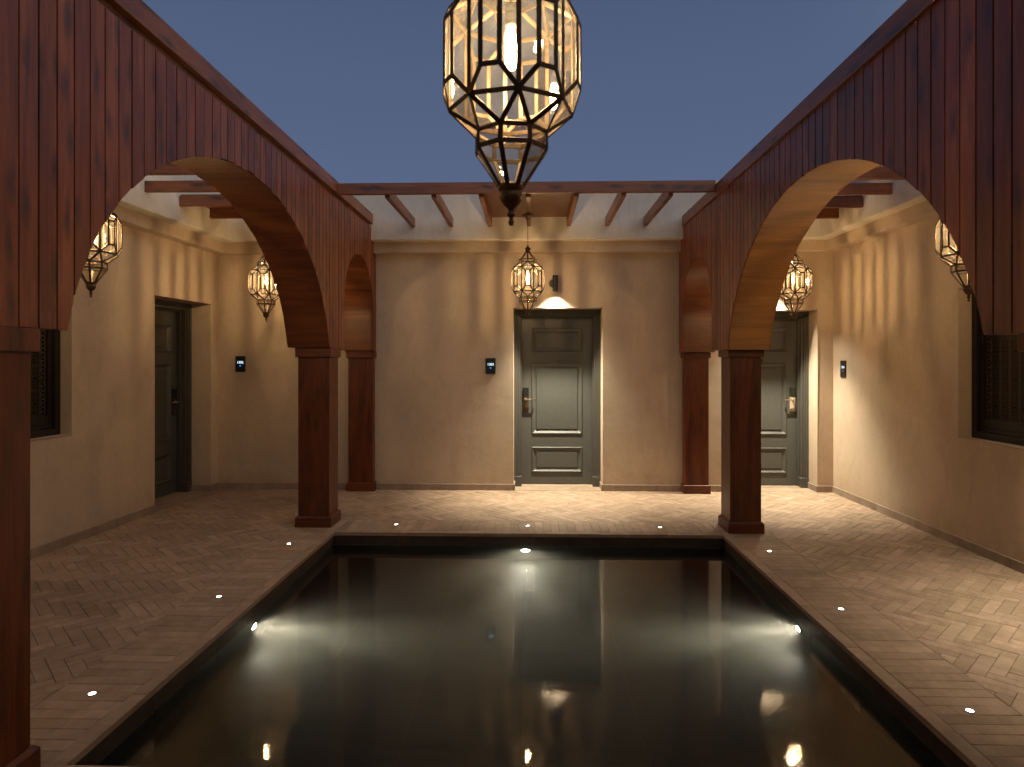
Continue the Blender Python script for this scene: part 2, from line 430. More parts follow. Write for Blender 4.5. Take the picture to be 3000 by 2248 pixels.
# border of transverse bricks, then coping strip
bx0, bx1, by0, by1 = PX0-CP, PX1+CP, PY0-CP, PY1+CP
y = by0-BO
while y < by1+BO-.001:
    h = .0755; y2 = min(y+h, by1+BO)
    for xa, xb in ((bx0-BO, bx0), (bx1, bx1+BO)):
        paver([(xa, y), (xb, y), (xb, y2), (xa, y2)], 0)
    y = y2
x = bx0
while x < bx1-.001:
    x2 = min(x+.0755, bx1)
    for ya, yb in ((by0-BO, by0), (by1, by1+BO)):
        paver([(x, ya), (x2, ya), (x2, yb), (x, yb)], PI/2)
    x = x2
y = by0
while y < by1-.001:
    y2 = min(y+.60, by1)
    for xa, xb in ((bx0, PX0+.006), (PX1-.006, bx1)): paver([(xa, y), (xb, y), (xb, y2), (xa, y2)], PI/2)
    y = y2
x = PX0+.006
while x < PX1-.007:
    x2 = min(x+.60, PX1-.006)
    for ya, yb in ((by0, PY0+.006), (PY1-.006, by1)): paver([(x, ya), (x2, ya), (x2, yb), (x, yb)], 0)
    x = x2
tag(pv.build('paving', M['paver']), kind='structure')
mb = MB()
for x0, x1, y0, y1 in ((-4.6, PX0, -1.3, 8.6), (PX1, 4.4, -1.3, 8.6), (PX0, PX1, PY1, 8.6), (PX0, PX1, -1.3, PY0)):
    mb.poly([(x0, y0, -.006), (x1, y0, -.006), (x1, y1, -.006), (x0, y1, -.006)], [(x0, y0), (x1, y0), (x1, y1), (x0, y1)])
tag(mb.build('paving_bed', M['grout']), kind='structure')

# ================================================================== POOL
mb = MB()
def pwall(p0, p1, z0, z1, m_, out=0.0, tile=.6):
    mb.use(m_); d = Vector((p1[0]-p0[0], p1[1]-p0[1])); Ln = d.length; d.normalize(); nrm = Vector((d.y, -d.x))
    s_ = 0
    while s_ < Ln-.001:
        e_ = min(s_+tile, Ln); g = .0012
        a = (p0[0]+d.x*(s_+g)+nrm.x*out, p0[1]+d.y*(s_+g)+nrm.y*out); c = (p0[0]+d.x*(e_-g)+nrm.x*out, p0[1]+d.y*(e_-g)+nrm.y*out)
        ou = random.uniform(0, 40)
        mb.poly([(a[0], a[1], z0), (c[0], c[1], z0), (c[0], c[1], z1), (a[0], a[1], z1)], [(ou, z0), (ou+e_-s_, z0), (ou+e_-s_, z1), (ou, z1)], random.random())
        s_ = e_
cor = [(PX0, PY0), (PX0, PY1), (PX1, PY1), (PX1, PY0)]
for i in range(4):
    a, c = cor[i], cor[(i+1) % 4]
    pwall(a, c, -.030, -.004, M['paver'], .004, .6)
    pwall(a, c, ZW+.004, -.030, M['lipstone'], 0, .6)
    pwall(a, c, ZB, ZW+.004, M['poolstone'], 0, .6)
    mb.use(M['grout']); mb.poly([(a[0], a[1], ZB), (c[0], c[1], ZB), (c[0], c[1], -.004), (a[0], a[1], -.004)]) if False else None
tag(mb.build('pool_wall', None), kind='structure')
mb = MB(); mb.use(M['poolstone'])
nx, ny = 6, 6
for i in range(nx):
    for j in range(ny):
        g = .0015
        xa = PX0+(PX1-PX0)*i/nx+g; xb = PX0+(PX1-PX0)*(i+1)/nx-g; ya = PY0+(PY1-PY0)*j/ny+g; yb = PY0+(PY1-PY0)*(j+1)/ny-g
        ou, ov = random.uniform(0, 40), random.uniform(0, 40)
        mb.poly([(xa, ya, ZB), (xb, ya, ZB), (xb, yb, ZB), (xa, yb, ZB)], [(xa+ou, ya+ov), (xb+ou, ya+ov), (xb+ou, yb+ov), (xa+ou, yb+ov)], random.random())
mb.use(M['skirt']); mb.poly([(PX0-.05, PY0-.05, ZB-.004), (PX1+.05, PY0-.05, ZB-.004), (PX1+.05, PY1+.05, ZB-.004), (PX0-.05, PY1+.05, ZB-.004)], [(0, 0), (1, 0), (1, 1), (0, 1)])
tag(mb.build('pool_floor', None), kind='structure')
mb = MB(); mb.use(M['grout'])
for i in range(4):
    a, c = cor[i], cor[(i+1) % 4]; ex = .012
    sx_ = lambda p: (p[0]+(ex if p[0] > 0 else -ex), p[1]+(ex if p[1] > 4 else -ex))
    a, c = sx_(a), sx_(c)
    mb.poly([(a[0], a[1], ZB-.05), (c[0], c[1], ZB-.05), (c[0], c[1], -.004), (a[0], a[1], -.004)], [(0, 0), (3, 0), (3, .5), (0, .5)])
tag(mb.build('pool_backing', None), kind='structure')
mb = MB()
mb.box(PX0-.006, PX1+.006, PY0-.006, PY1+.006, ZB-.002, ZW)
tag(mb.build('water', M['water']), kind='structure')

# ================================================================== ARCADES (board panels on pillars)
def arcade(name, side, xin, xout, near, big, far_a, near_a, zs, pil_far, pil_near, wallY, ftop, label):
    """side -1 left / +1 right; xin pool face, xout gallery face; arches: (c,a,z0,b)"""
    root = thing(name, label, 'arcade', (xin, 4.2, 0))
    off = Vector((-xin, -4.2, 0))
    arches = [near_a, big, far_a]
    def zb(Y):
        for c, a, z0, b_ in arches:
            d = (Y-c)/a
            if abs(d) < 1: return max(zs, z0+b_*math.sqrt(1-d*d))
        return zs
    pitch = .0957; ztop = 3.10
    xs = sorted((xin, xout)); th = .02
    def shp(mb_):  # shift to root local
        mb_.v = [(p[0]+off.x, p[1]+off.y, p[2]) for p in mb_.v]
    brk = []
    for c, a, z0, b_ in arches:
        dev = a*math.sqrt(1-((zs-z0)/b_)**2) if zs > z0 else a
        brk += [c-dev, c+dev]
    Y0, Y1 = -.9, wallY
    for fi, (xa, xb) in enumerate(((xs[0], xs[0]+th), (xs[1]-th, xs[1]))):
        pool = abs(((xa+xb)/2)-xin) < .1
        mb = MB(); y = 2.308-34*pitch
        while y < Y1:
            ya, yb = max(y, Y0)+.0046, min(y+pitch, Y1)-.0046
            y += pitch
            if yb-ya < .01: continue
            ys = sorted({ya, yb, *[ya+(yb-ya)*t/5 for t in range(1, 5)], *[q+s for q in brk for s in (-.0008, .0008) if ya < q+s < yb]})
            rg = random.uniform(-.006, .004)
            lo = [(q, zb(q)+(rg if zb(q) > zs+.02 else rg*.3)) for q in ys]
            pts = lo+[(yb, ztop), (ya, ztop)]
            N = len(pts); dx = random.uniform(-.0012, .0012)
            rn = random.random(); ou, ov = random.uniform(0, 60), random.uniform(0, 60)
            vs = [(xa+dx, p[0], p[1]) for p in pts]+[(xb+dx, p[0], p[1]) for p in pts]
            K = len(lo)
            fs = []
            # front/back as strips so that every face is convex
            tops = [(q, ztop) for q in ys]
            vs = [(xa+dx, q, z) for q, z in lo]+[(xa+dx, q, ztop) for q in ys]+[(xb+dx, q, z) for q, z in lo]+[(xb+dx, q, ztop) for q in ys]
            for i in range(K-1):
                fs.append((i, K+i, K+i+1, i+1)); fs.append((2*K+i, 2*K+i+1, 3*K+i+1, 3*K+i))
                fs.append((i, i+1, 2*K+i+1, 2*K+i)); fs.append((K+i, 3*K+i, 3*K+i+1, K+i+1))
            fs.append((0, 2*K, 3*K, K)); fs.append((K-1, 2*K-1, 4*K-1, 3*K-1))
            mb.mesh_faces(vs, fs, lambda p, f: (p[1]+p[0]+ou, p[2]+ov), rn)
        shp(mb)
        mb.build('board_panel', M['boards'], root, bevel=.0035, seg=2)
    # core behind the grooves
    mb = MB()
    ys = sorted(set([Y0+.01+i*.04 for i in range(int((Y1-Y0)/.04))]+[q+s for q in brk for s in (-.0006, .0006)]+[Y1]))
    xa, xb = xs[0]+th+.001, xs[1]-th-.001
    for i in range(len(ys)-1):
        p, q = ys[i], ys[i+1]; za, zb_ = zb(p)+.012, zb(q)+.012
        for xx in (xa, xb):
            mb.poly([(xx, p, za), (xx, q, zb_), (xx, q, ztop), (xx, p, ztop)], [(p, za), (q, zb_), (q, ztop), (p, ztop)])
    shp(mb); mb.build('panel_core', M['core'], root)
    # soffits: curved plywood lining per arch + flat undersides
    for ai, (c, a, z0, b_) in enumerate(arches):
        mb = MB(); dev = a*math.sqrt(1-((zs-z0)/b_)**2) if zs > z0 else a
        pts = []
        if zs < z0:
            pts += [(c-a, zs)]+[(c-a, zs+(z0-zs)*t/3) for t in (1, 2)]
            t0, t1 = PI, 0
        else:
            t0 = PI-math.asin((zs-z0)/b_); t1 = math.asin((zs-z0)/b_)
        Nn = 44
        pts += [(c+a*math.cos(t0+(t1-t0)*i/Nn), z0+b_*math.sin(t0+(t1-t0)*i/Nn)) for i in range(Nn+1)]
        if zs < z0: pts += [(c+a, zs+(z0-zs)*t/3) for t in (2, 1)]+[(c+a, zs)]
        xa, xb = xs[0]+.006, xs[1]-.006
        s_ = 0; off_in = .003; ou = random.uniform(0, 40)
        def inn(i):
            p = Vector(pts[i]); a_ = Vector(pts[max(0, i-1)]); b2 = Vector(pts[min(len(pts)-1, i+1)]); t = (b2-a_).normalized(); nn = Vector((t.y, -t.x))
            return p+nn*off_in
        for i in range(len(pts)-1):
            p, q = inn(i), inn(i+1); ds = (q-p).length
            vs = [(xa, p.x, p.y), (xb, p.x, p.y), (xb, q.x, q.y), (xa, q.x, q.y)]
            mb.mesh_faces(vs, [(0, 1, 2, 3)], lambda P_, f: ((s_ if (P_ in (vs[0], vs[1])) else s_+ds)+ou, P_[0]), .5)
            s_ += ds
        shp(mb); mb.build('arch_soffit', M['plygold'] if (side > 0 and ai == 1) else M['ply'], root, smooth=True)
    # flat undersides over pillars
    br = [Y0]+sorted(brk)+[Y1]
    for i in range(0, len(br), 2):
        mb = MB(); mb.box(xs[0]+.005, xs[1]-.005, br[i]+(.002 if i else 0), br[i+1]-.002, zs+.001, zs+.02, 'y')
        shp(mb); mb.build('panel_underside', M['post'], root)
    # fascia rail at the top (both faces) and coping board
    mb = MB()
    fi = xin-side*.022
    a_, b_ = sorted((fi, xin+side*.02)); mb.box(a_, b_, Y0, Y1-.25, ftop-.115, ftop, 'y', .55)
    a_, b_ = sorted((xout+side*.022, xout-side*.02)); mb.box(a_, b_, Y0, Y1-.25, ftop-.115, ftop-.002, 'y', .6)
    shp(mb); mb.build('fascia_rail', M['rafter'], root, bevel=.003)
    mb = MB(); a_, b_ = sorted((xin+side*.021, xout-side*.021)); mb.box(a_, b_, Y0+.01, Y1-.26, ztop+.001, ftop-.02, 'y', .4)
    shp(mb); mb.build('top_rail', M['rafter'], root)
    # pillars
    for (x0, x1, y0, y1) in (pil_far, pil_near):
        mb = MB(); mb.box(x0, x1, y0, y1, .10, 1.585, 'z', .45); shp(mb)
        p = mb.build('pillar', M['post'], root, bevel=.004, seg=2)
        mb = MB(); mb.box(x0-.022, x1+.022, y0-.022, y1+.022, 0, .086, 'x', .5); mb.box(x0-.022, x1+.022, y0-.022, y1+.022, .086, .102, 'x', .5, inset=.016); shp(mb)
        mb.build('pillar_base', M['post'], p, bevel=.002)
        mb = MB(); mb.box(x0-.022, x1+.022, y0-.022, y1+.022, 1.583, zs-.001, 'x', .4); shp(mb)
        mb.build('pillar_cap', M['post'], p, bevel=.006, seg=2)
    # flat pilasters against the walls
    for (y0, y1) in ((wallY-.10, wallY+.02),):
        x0, x1 = pil_far[0], pil_far[1]
        mb = MB(); mb.box(x0, x1, y0, y1, .09, 1.585, 'z', .35); shp(mb)
        p = mb.build('pilaster', M['post'], root, bevel=.003)
        mb = MB(); mb.box(x0-.02, x1+.02, y0-.02, y1, 0, .10, 'x', .45); shp(mb); mb.build('pilaster_base', M['post'], p, bevel=.004)
        mb = MB(); mb.box(x0-.02, x1+.02, y0-.02, y1, 1.583, zs-.001, 'x', .35); shp(mb); mb.build('pilaster_cap', M['post'], p, bevel=.005)
    return root
arcade('wooden_arcade', -1, -1.868, -2.262, 0, (4.25, 1.72, 1.44, 1.365), (7.01, .60, 2.10, .61), (1.40, .60, 2.10, .61), 1.674,
       (-2.178, -1.884, 5.987, 6.265), (-2.178, -1.884, 2.08, 2.385), 7.75, 3.262,
       'reddish brown board arcade left of the pool, its arches on square wooden pillars')
arcade('wooden_arcade', 1, 1.742, 2.116, 0, (4.18, 1.662, 1.375, 1.368), (6.93, .60, 2.05, .60), (1.36, .60, 2.05, .60), 1.650,
       (1.788, 2.066, 5.892, 6.170), (1.766, 2.06, 2.08, 2.362), 7.72, 3.205,
       'dark brown board arcade right of the pool, with a bright golden arch underside')

# ================================================================== WALLS
def wall_local(name, label, x0, x1, origin, rz, openings, ztop, dz, skirt_z=.075, up=.25, band=.13, hid=()):
    """x along wall, y into wall.  openings: (xa,xb,za,zb,depth)"""
    root = thing(name, label, 'wall', origin, rz)
    mb = MB(); DEP = .27
    xs = sorted({x0, x1, *[o_[0] for o_ in openings], *[o_[1] for o_ in openings]}); zs = sorted({0, 2.86, *[o_[2] for o_ in openings], *[o_[3] for o_ in openings]})
    for i in range(len(xs)-1):
        for j in range(len(zs)-1):
            cx, cz = (xs[i]+xs[i+1])/2, (zs[j]+zs[j+1])/2
            if any(o_[0] < cx < o_[1] and o_[2] < cz < o_[3] for o_ in openings): continue
            mb.poly([(xs[i], 0, zs[j]), (xs[i+1], 0, zs[j]), (xs[i+1], 0, zs[j+1]), (xs[i], 0, zs[j+1])])
    for xa, xb, za, zb_, dp in openings:
        mb.poly([(xa, 0, za), (xa, 0, zb_), (xa, dp, zb_), (xa, dp, za)]); mb.poly([(xb, 0, zb_), (xb, 0, za), (xb, dp, za), (xb, dp, zb_)])
        mb.poly([(xa, 0, zb_), (xb, 0, zb_), (xb, dp, zb_), (xa, dp, zb_)])
        if za > 0: mb.poly([(xb, 0, za), (xa, 0, za), (xa, dp, za-.0), (xb, dp, za)])
    mb.poly([(x0, .45, 0), (x1, .45, 0), (x1, .45, ztop), (x0, .45, ztop)])
    import bmesh
    o = mb.build('wall_face', M['stucco'], root)
    bm = bmesh.new(); bm.from_mesh(o.data); bmesh.ops.remove_doubles(bm, verts=bm.verts, dist=1e-5)
    bm.to_mesh(o.data); bm.free()
    mo = o.modifiers.new('bevel', 'BEVEL'); mo.width = .008; mo.segments = 3; mo.limit_method = 'ANGLE'; mo.angle_limit = R(50)
    mb = MB(); mb.box(x0, x1, -band, .44, 2.832+dz, 2.966+dz); mb.build('cornice', M['stucco'], root, bevel=.010, seg=3)
    mb = MB(); mb.box(x0, x1, -up, .44, 2.957+dz, ztop); mb.build('parapet', M['stucco_top'], root, bevel=.010, seg=3)
    # skirting with separate stones
    mb = MB()
    def sk(a, c, yy=0):
        s_ = a
        while s_ < c-.001:
            e_ = min(s_+.60, c); mb.box(s_+.0008, e_-.0008, yy-.016+random.uniform(-.001, .001), yy+.01, -.002, skirt_z, 'x'); s_ = e_
    edges = []; doors = sorted([o_ for o_ in openings if o_[2] == 0]); s_ = x0
    for o_ in doors: sk(s_, o_[0]); s_ = o_[1]
    sk(s_, x1)
    for xa, xb, za, zb_, dp in doors:
        for xx in (xa, xb):
            mb.box(min(xx, xx+(.016 if xx == xa else -.016)), max(xx, xx+(.016 if xx == xa else -.016)), -.0155, dp-.002, -.002, skirt_z-.001, 'y')
    mb.build('skirting', M['skirt'], root, bevel=.0015)
    return root

def ring_frame(mb, x0, x1, z0, z1, w, y0, y1, bottom=True, grain=True):
    """rectangular frame of four butt-jointed members (3 without bottom)"""
    zb_ = z0+w if bottom else z0
    mb.box(x0, x0+w, y0, y1, zb_, z1-w, 'z', .5); mb.box(x1-w, x1, y0, y1, zb_, z1-w, 'z', .5)
    mb.box(x0, x1, y0, y1, z1-w, z1, 'x', .5)
    if bottom: mb.box(x0, x1, y0, y1, z0, z0+w, 'x', .5)
def moulding(mb, x0, x1, z0, z1, y, prof):
    """picture-frame moulding, mitred: prof list of (inset, protrusion toward -y)"""
    rings = [[(x0+i, y-p, z0+i), (x1-i, y-p, z0+i), (x1-i, y-p, z1-i), (x0+i, y-p, z1-i)] for i, p in prof]
    vs = [q for r_ in rings for q in r_]; fs = []
    for k in range(len(rings)-1):
        for i in range(4):
            j = (i+1) % 4; fs.append((k*4+i, k*4+j, (k+1)*4+j, (k+1)*4+i))
    mb.mesh_faces(vs, fs, lambda p, f: (p[0], p[2]))
    k = (len(rings)-1)*4
    mb.mesh_faces(rings[-1], [(0, 1, 2, 3)], lambda p, f: (p[0], p[2]))
def door(root, cx, w, h, dep, handle, plate):
    """door in a niche; handle +1 = on the right seen from the court"""
    d = bpy.data.objects.new('door', None); COL.objects.link(d); d.parent = root; d.location = (cx, dep, 0)
    hw = w/2
    mb = MB()
    # stepped architrave
    ring_frame(mb, -hw+.001, hw-.001, .0, h-.001, .030, -.012, .09, False)
    ring_frame(mb, -hw+.031, hw-.031, .0, h-.031, .020, .004, .10, False)
    ring_frame(mb, -hw+.051, hw-.051, .0, h-.051, .026, .026, .12, False)
    ring_frame(mb, -hw+.077, hw-.077, .0, h-.077, .016, .075, .16, False)
    for s_ in (-1, 1):
        a, c = sorted((s_*(hw-.001), s_*(hw-.094))); mb.box(a, c, -.016, .14, .0, .125, 'x')
    mb.build('door_frame', M['doorframe'], d, bevel=.002)
    lw = hw-.094; lt = h-.094
    mb = MB()
    y = .125; z0 = .012
    holes = [(-lw+.125, lw-.122, .16, .475), (-lw+.125, lw-.122, .638, 1.518), (-lw+.125, lw-.122, 1.649, 1.958)]
    xs = [-lw, -lw+.125, lw-.122, lw]; zz = [z0, .16, .475, .638, 1.518, 1.649, 1.958, lt]
    for i in range(3):
        for j in range(7):
            if i == 1 and j in (1, 3, 5): continue
            mb.poly([(xs[i], y, zz[j]), (xs[i+1], y, zz[j]), (xs[i+1], y, zz[j+1]), (xs[i], y, zz[j+1])])
    mb.poly([(-lw, y, z0), (-lw, y+.03, z0), (lw, y+.03, z0), (lw, y, z0)])
    lf = mb.build('door_leaf', M['door'], d)
    for a, c, e_, f_ in holes:
        mb = MB(); moulding(mb, a, c, e_, f_, y, [(0, 0), (.002, .010), (.008, .014), (.015, .010), (.022, .001), (.040, -.010), (.056, -.012), (.058, -.001), (.062, .001)])
        mb.build('panel_moulding', M['door'], lf)
    # black sheet behind the leaf, standing in for the recess shadow
    mb = MB(); mb.box(-lw-.004, lw+.004, .17, .18, 0, lt+.004); mb.build('recess_shade', M['black'], d)
    mb = MB(); mb.lathe([(.004, 0), (.004, -.003), (.010, -.004), (.012, 0)], 16, (0.02, y, 1.548), axis='y'); mb.build('peephole', M['black'], lf)
    hx = handle*(lw-.052)
    mb = MB(); mb.use(M['black']); mb.box(hx-.035, hx+.035, y-.024, y, 1.105, 1.222, 'z'); mb.use(plate); mb.box(hx-.034, hx+.034, y-.020, y, .925, 1.1045, 'z')
    mb.build('lock_plate', None, lf, bevel=.006, seg=2)
    mb = MB(); mb.lathe([(.0, 0), (.017, 0), (.017, .008), (.009, .010), (.009, .045)], 16, (hx-handle*0.0, y-.020-.0, 1.070), axis='y')
    mb.v = [(p[0], 2*(y-.020)-p[1], p[2]) for p in mb.v]
    mb.bar((hx+handle*.008, y-.062, 1.070), (hx-handle*.115, y-.062, 1.070), .016, .012, (0, -1, 0))
    mb.bar((hx-handle*.108, y-.064, 1.070), (hx-handle*.115, y-.040, 1.069), .016, .012, (-handle, 0, 0))
    mb.build('door_handle', M['chrome'], lf, bevel=.002, seg=2)
    if plate is M['lockbeige']:
        mb = MB(); mb.lathe([(0, 0), (.012, 0), (.014, -.004), (.009, -.006), (0, -.005)], 16, (hx, y-.0205, .955), axis='y'); mb.build('lock_cylinder', M['steel'], lf)
    mb = MB(); mb.box(-hw+.018, hw-.018, -dep+.0, -.016, -.004, .0035, 'x'); mb.box(-lw, lw, -.015, .16, -.004, .006, 'x')
    mb.build('threshold', M['threshold'], d, bevel=.001)
    return d

def window(root, x0, x1, z0, z1, dep):
    w_ = bpy.data.objects.new('window', None); COL.objects.link(w_); w_.parent = root; w_.location = (x0, dep, z0)
    Wd, H = x1-x0, z1-z0
    mb = MB(); ring_frame(mb, 0, Wd, 0, H, .055, -.03, .05); mb.build('window_frame', M['steelframe'], w_, bevel=.002)
    mb = MB(); ring_frame(mb, .056, Wd-.056, .056, H-.056, .035, .0, .045); mb.box(.092, Wd-.092, .005, .04, .092, .165, 'x')
    mb.box(Wd/2-.025, Wd/2+.025, .004, .041, .166, H-.092, 'z')
    mb.build('window_sash', M['steelframe'], w_, bevel=.002)
    mb = MB(); mb.box(.06, Wd-.06, .058, .064, .06, H-.06); mb.build('window_pane', M['winglass'], w_)
    # pierced metal grille
    mb = MB(); yv = .030
    def ring(cx, cz, r, t=.0045, seg=14, lobes=0):
        pts = []
        for k in range(seg):
            a = 2*PI*k/seg; rr = r*(1+.22*math.cos(lobes*a)) if lobes else r
            pts.append((cx+rr*math.cos(a), cz+rr*math.sin(a), a))
        for k in range(seg):
            p, q = pts[k], pts[(k+1) % seg]
            di = Vector((q[0]-p[0], q[1]-p[1])); 
            if di.length < 1e-6: continue
            nn = Vector((di.y, -di.x)).normalized()*t/2
            mb.poly([(p[0]-nn.x, yv, p[1]-nn.y), (q[0]-nn.x, yv, q[1]-nn.y), (q[0]+nn.x, yv, q[1]+nn.y), (p[0]+nn.x, yv, p[1]+nn.y)])
    def strip(xa, xb, za, zb_):
        mb.poly([(xa, yv-.001, za), (xb, yv-.001, za), (xb, yv-.001, zb_), (xa, yv-.001, zb_)])
    for (gx0, gx1) in ((.093, Wd/2-.026), (Wd/2+.026, Wd-.093)):
        gz0, gz1 = .167, H-.093
        bw = .055
        for bx in (gx0, gx1-bw):
            strip(bx, bx+.004, gz0, gz1); strip(bx+bw-.004, bx+bw, gz0, gz1)
            nz_ = int((gz1-gz0)/.034)
            for k in range(nz_):
                ring(bx+bw/2, gz0+(k+.5)*(gz1-gz0)/nz_, .017, .006, 10)
                ring(bx+bw/2+(.012 if k % 2 else -.012), gz0+(k+1)*(gz1-gz0)/nz_, .010, .005, 8)
        ix0, ix1 = gx0+bw, gx1-bw
        nc = max(1, round((ix1-ix0)/.105)); nr = round((gz1-gz0)/.105)
        cw, ch = (ix1-ix0)/nc, (gz1-gz0)/nr
        for i in range(nc+1): strip(ix0+i*cw-.002, ix0+i*cw+.002, gz0, gz1)
        for j in range(nr+1):
            if j % 2 == 0: mb.poly([(ix0, yv-.002, gz0+j*ch-.002), (ix1, yv-.002, gz0+j*ch-.002), (ix1, yv-.002, gz0+j*ch+.002), (ix0, yv-.002, gz0+j*ch+.002)])
        for i in range(nc):
            for j in range(nr):
                cx, cz = ix0+(i+.5)*cw, gz0+(j+.5)*ch
                ring(cx, cz, cw*.30, .0045, 24, 4); ring(cx, cz, cw*.12, .005, 10); ring(cx, cz, cw*.46, .0035, 18)
                for sx_, sz_ in ((-1, -1), (1, -1), (1, 1), (-1, 1)): ring(cx+sx_*cw*.38, cz+sz_*ch*.38, cw*.11, .004, 8)
    g_ = mb.build('grille', M['grille'], w_)
    so = g_.modifiers.new('solid', 'SOLIDIFY'); so.thickness = .003
    return w_

# back wall
bw_ = wall_local('courtyard_wall', 'beige plaster wall at the far end, with the fully visible central door', -4.4, 4.3, (0, 7.75, 0), 0,
                 [(-.215, .849, 0, 2.182, .30), (2.307, 3.371, 0, 2.150, .30)], 3.62, 0)
door(bw_, .317, 1.064, 2.182, .245, -1, M['lockbrown'])
door(bw_, 2.839, 1.064, 2.150, .245, 1, M['lockbeige'])
# left wall, slightly skewed
lo = -3.80-.045*7.75
lw_ = wall_local('courtyard_wall', 'beige plaster wall on the left side, with a dark grilled window and a shadowed door niche', -1.25, 8.0, (lo, 0, 0), R(90)-math.atan(.045),
                 [(6.53, 7.594, 0, 2.222, .30), (4.15, 5.40, .925, 2.238, .30)], 3.612, .003, up=.28, band=.14)
door(lw_, 7.062, 1.064, 2.222, .245, 1, M['lockbrown'])
window(lw_, 4.15, 5.40, .925, 2.238, .13)
rw_ = wall_local('courtyard_wall', 'beige plaster wall on the right side, brightly lit beside the far door, with a grilled window', -8.0, 1.25, (3.65, 0, 0), R(-90)+math.atan(.012),
                 [(-5.54, -4.28, .91, 2.150, .30), (-4.07, -3.01, 0, 2.15, .30)], 3.616, -.003, up=.26, band=.13)
window(rw_, -5.54, -4.28, .91, 2.150, .13)
door(rw_, -3.54, 1.06, 2.15, .245, 1, M['lockbeige'])
wall_local('courtyard_wall', 'beige plaster wall behind the viewpoint', -4.3, 4.4, (0, -.95, 0), PI, [], 3.608, 0)

# ================================================================== PERGOLAS
def pergola(label, ents, loc):
    root = thing('pergola', label, 'pergola', loc)
    for nm, bxs, m_ in ents:
        mb = MB()
        for bx in bxs:
            g_ = bx[6]; mb.box(bx[0]-loc[0], bx[1]-loc[0], bx[2]-loc[1], bx[3]-loc[1], bx[4]-loc[2], bx[5]-loc[2], g_)
        mb.build(nm, m_, root, bevel=.002)
    return root
def raf_x(x, y0, y1): return ('rafter', [(x, x+.046, y0, y1, 3.105, 3.207, 'y')], M['rafter'])
def raf_y(y, x0, x1, z=3.12): return ('rafter', [(x0, x1, y, y+.046, z, z+.102, 'x')], M['rafter'])
ents = [('beam', [(-1.845, 1.719, 6.10, 6.155, 3.135, 3.234, 'x')], M['rafter'])]
ents[0] = ('beam', [(-1.845, 1.719, 6.10, 6.152, 3.132, 3.236, 'x')], M['rafter'])
rx = [-1.400, -.954, -.502, -.052, .405, .850, 1.290]
for x_ in rx: ents.append(raf_x(x_, 6.153, 7.505))
ents.append(('roof_panel', [(-.500, .449, 6.14, 7.49, 3.209, 3.225, 'x')], M['ply']))
pergola('open pergola of a long beam and slanting-looking rafters over the far walkway', ents, (0, 6.8, 3.1))
ents = [('beam', [(-1.845, 1.719, 2.20, 2.252, 3.132, 3.236, 'x')], M['rafter'])]
for x_ in rx: ents.append(raf_x(x_, .2, 2.199))
ents.append(('roof_panel', [(-.500, .449, .9, 2.19, 3.209, 3.225, 'x')], M['ply']))
pergola('open pergola over the near walkway, holding the largest lantern in view', ents, (0, 1.4, 3.1))
ents = []
Ly = [.4, .96, 1.5, 2.06, 2.62, 3.18, 3.73, 4.26, 4.82, 5.37, 5.93, 6.48, 7.05]
for i, y_ in enumerate(Ly): ents.append(raf_y(y_, -3.66-.045*(6.5-y_)-.1, -2.285, 3.125))
for a, c in ((6.50, 7.40), (3.75, 4.84), (.98, 2.08)): ents.append(('roof_panel', [(-3.62, -2.29, a, c, 3.229, 3.245, 'x')], M['ply']))
pergola('open pergola of short rafters over the left walkway', ents, (-3.0, 4.2, 3.1))
ents = []
Ry = [.4, .9, 1.42, 1.94, 2.46, 2.98, 3.50, 4.02, 4.53, 5.04, 5.55, 6.06, 6.57, 7.07]
for i, y_ in enumerate(Ry): ents.append(raf_y(y_, 2.139, 3.40, 3.085))
for a, c in ((6.59, 7.40), (3.52, 4.55), (.92, 1.96)): ents.append(('roof_panel', [(2.145, 3.40, a, c, 3.189, 3.205, 'x')], M['ply']))
pergola('open pergola of dark short rafters over the right walkway', ents, (2.8, 4.2, 3.1))

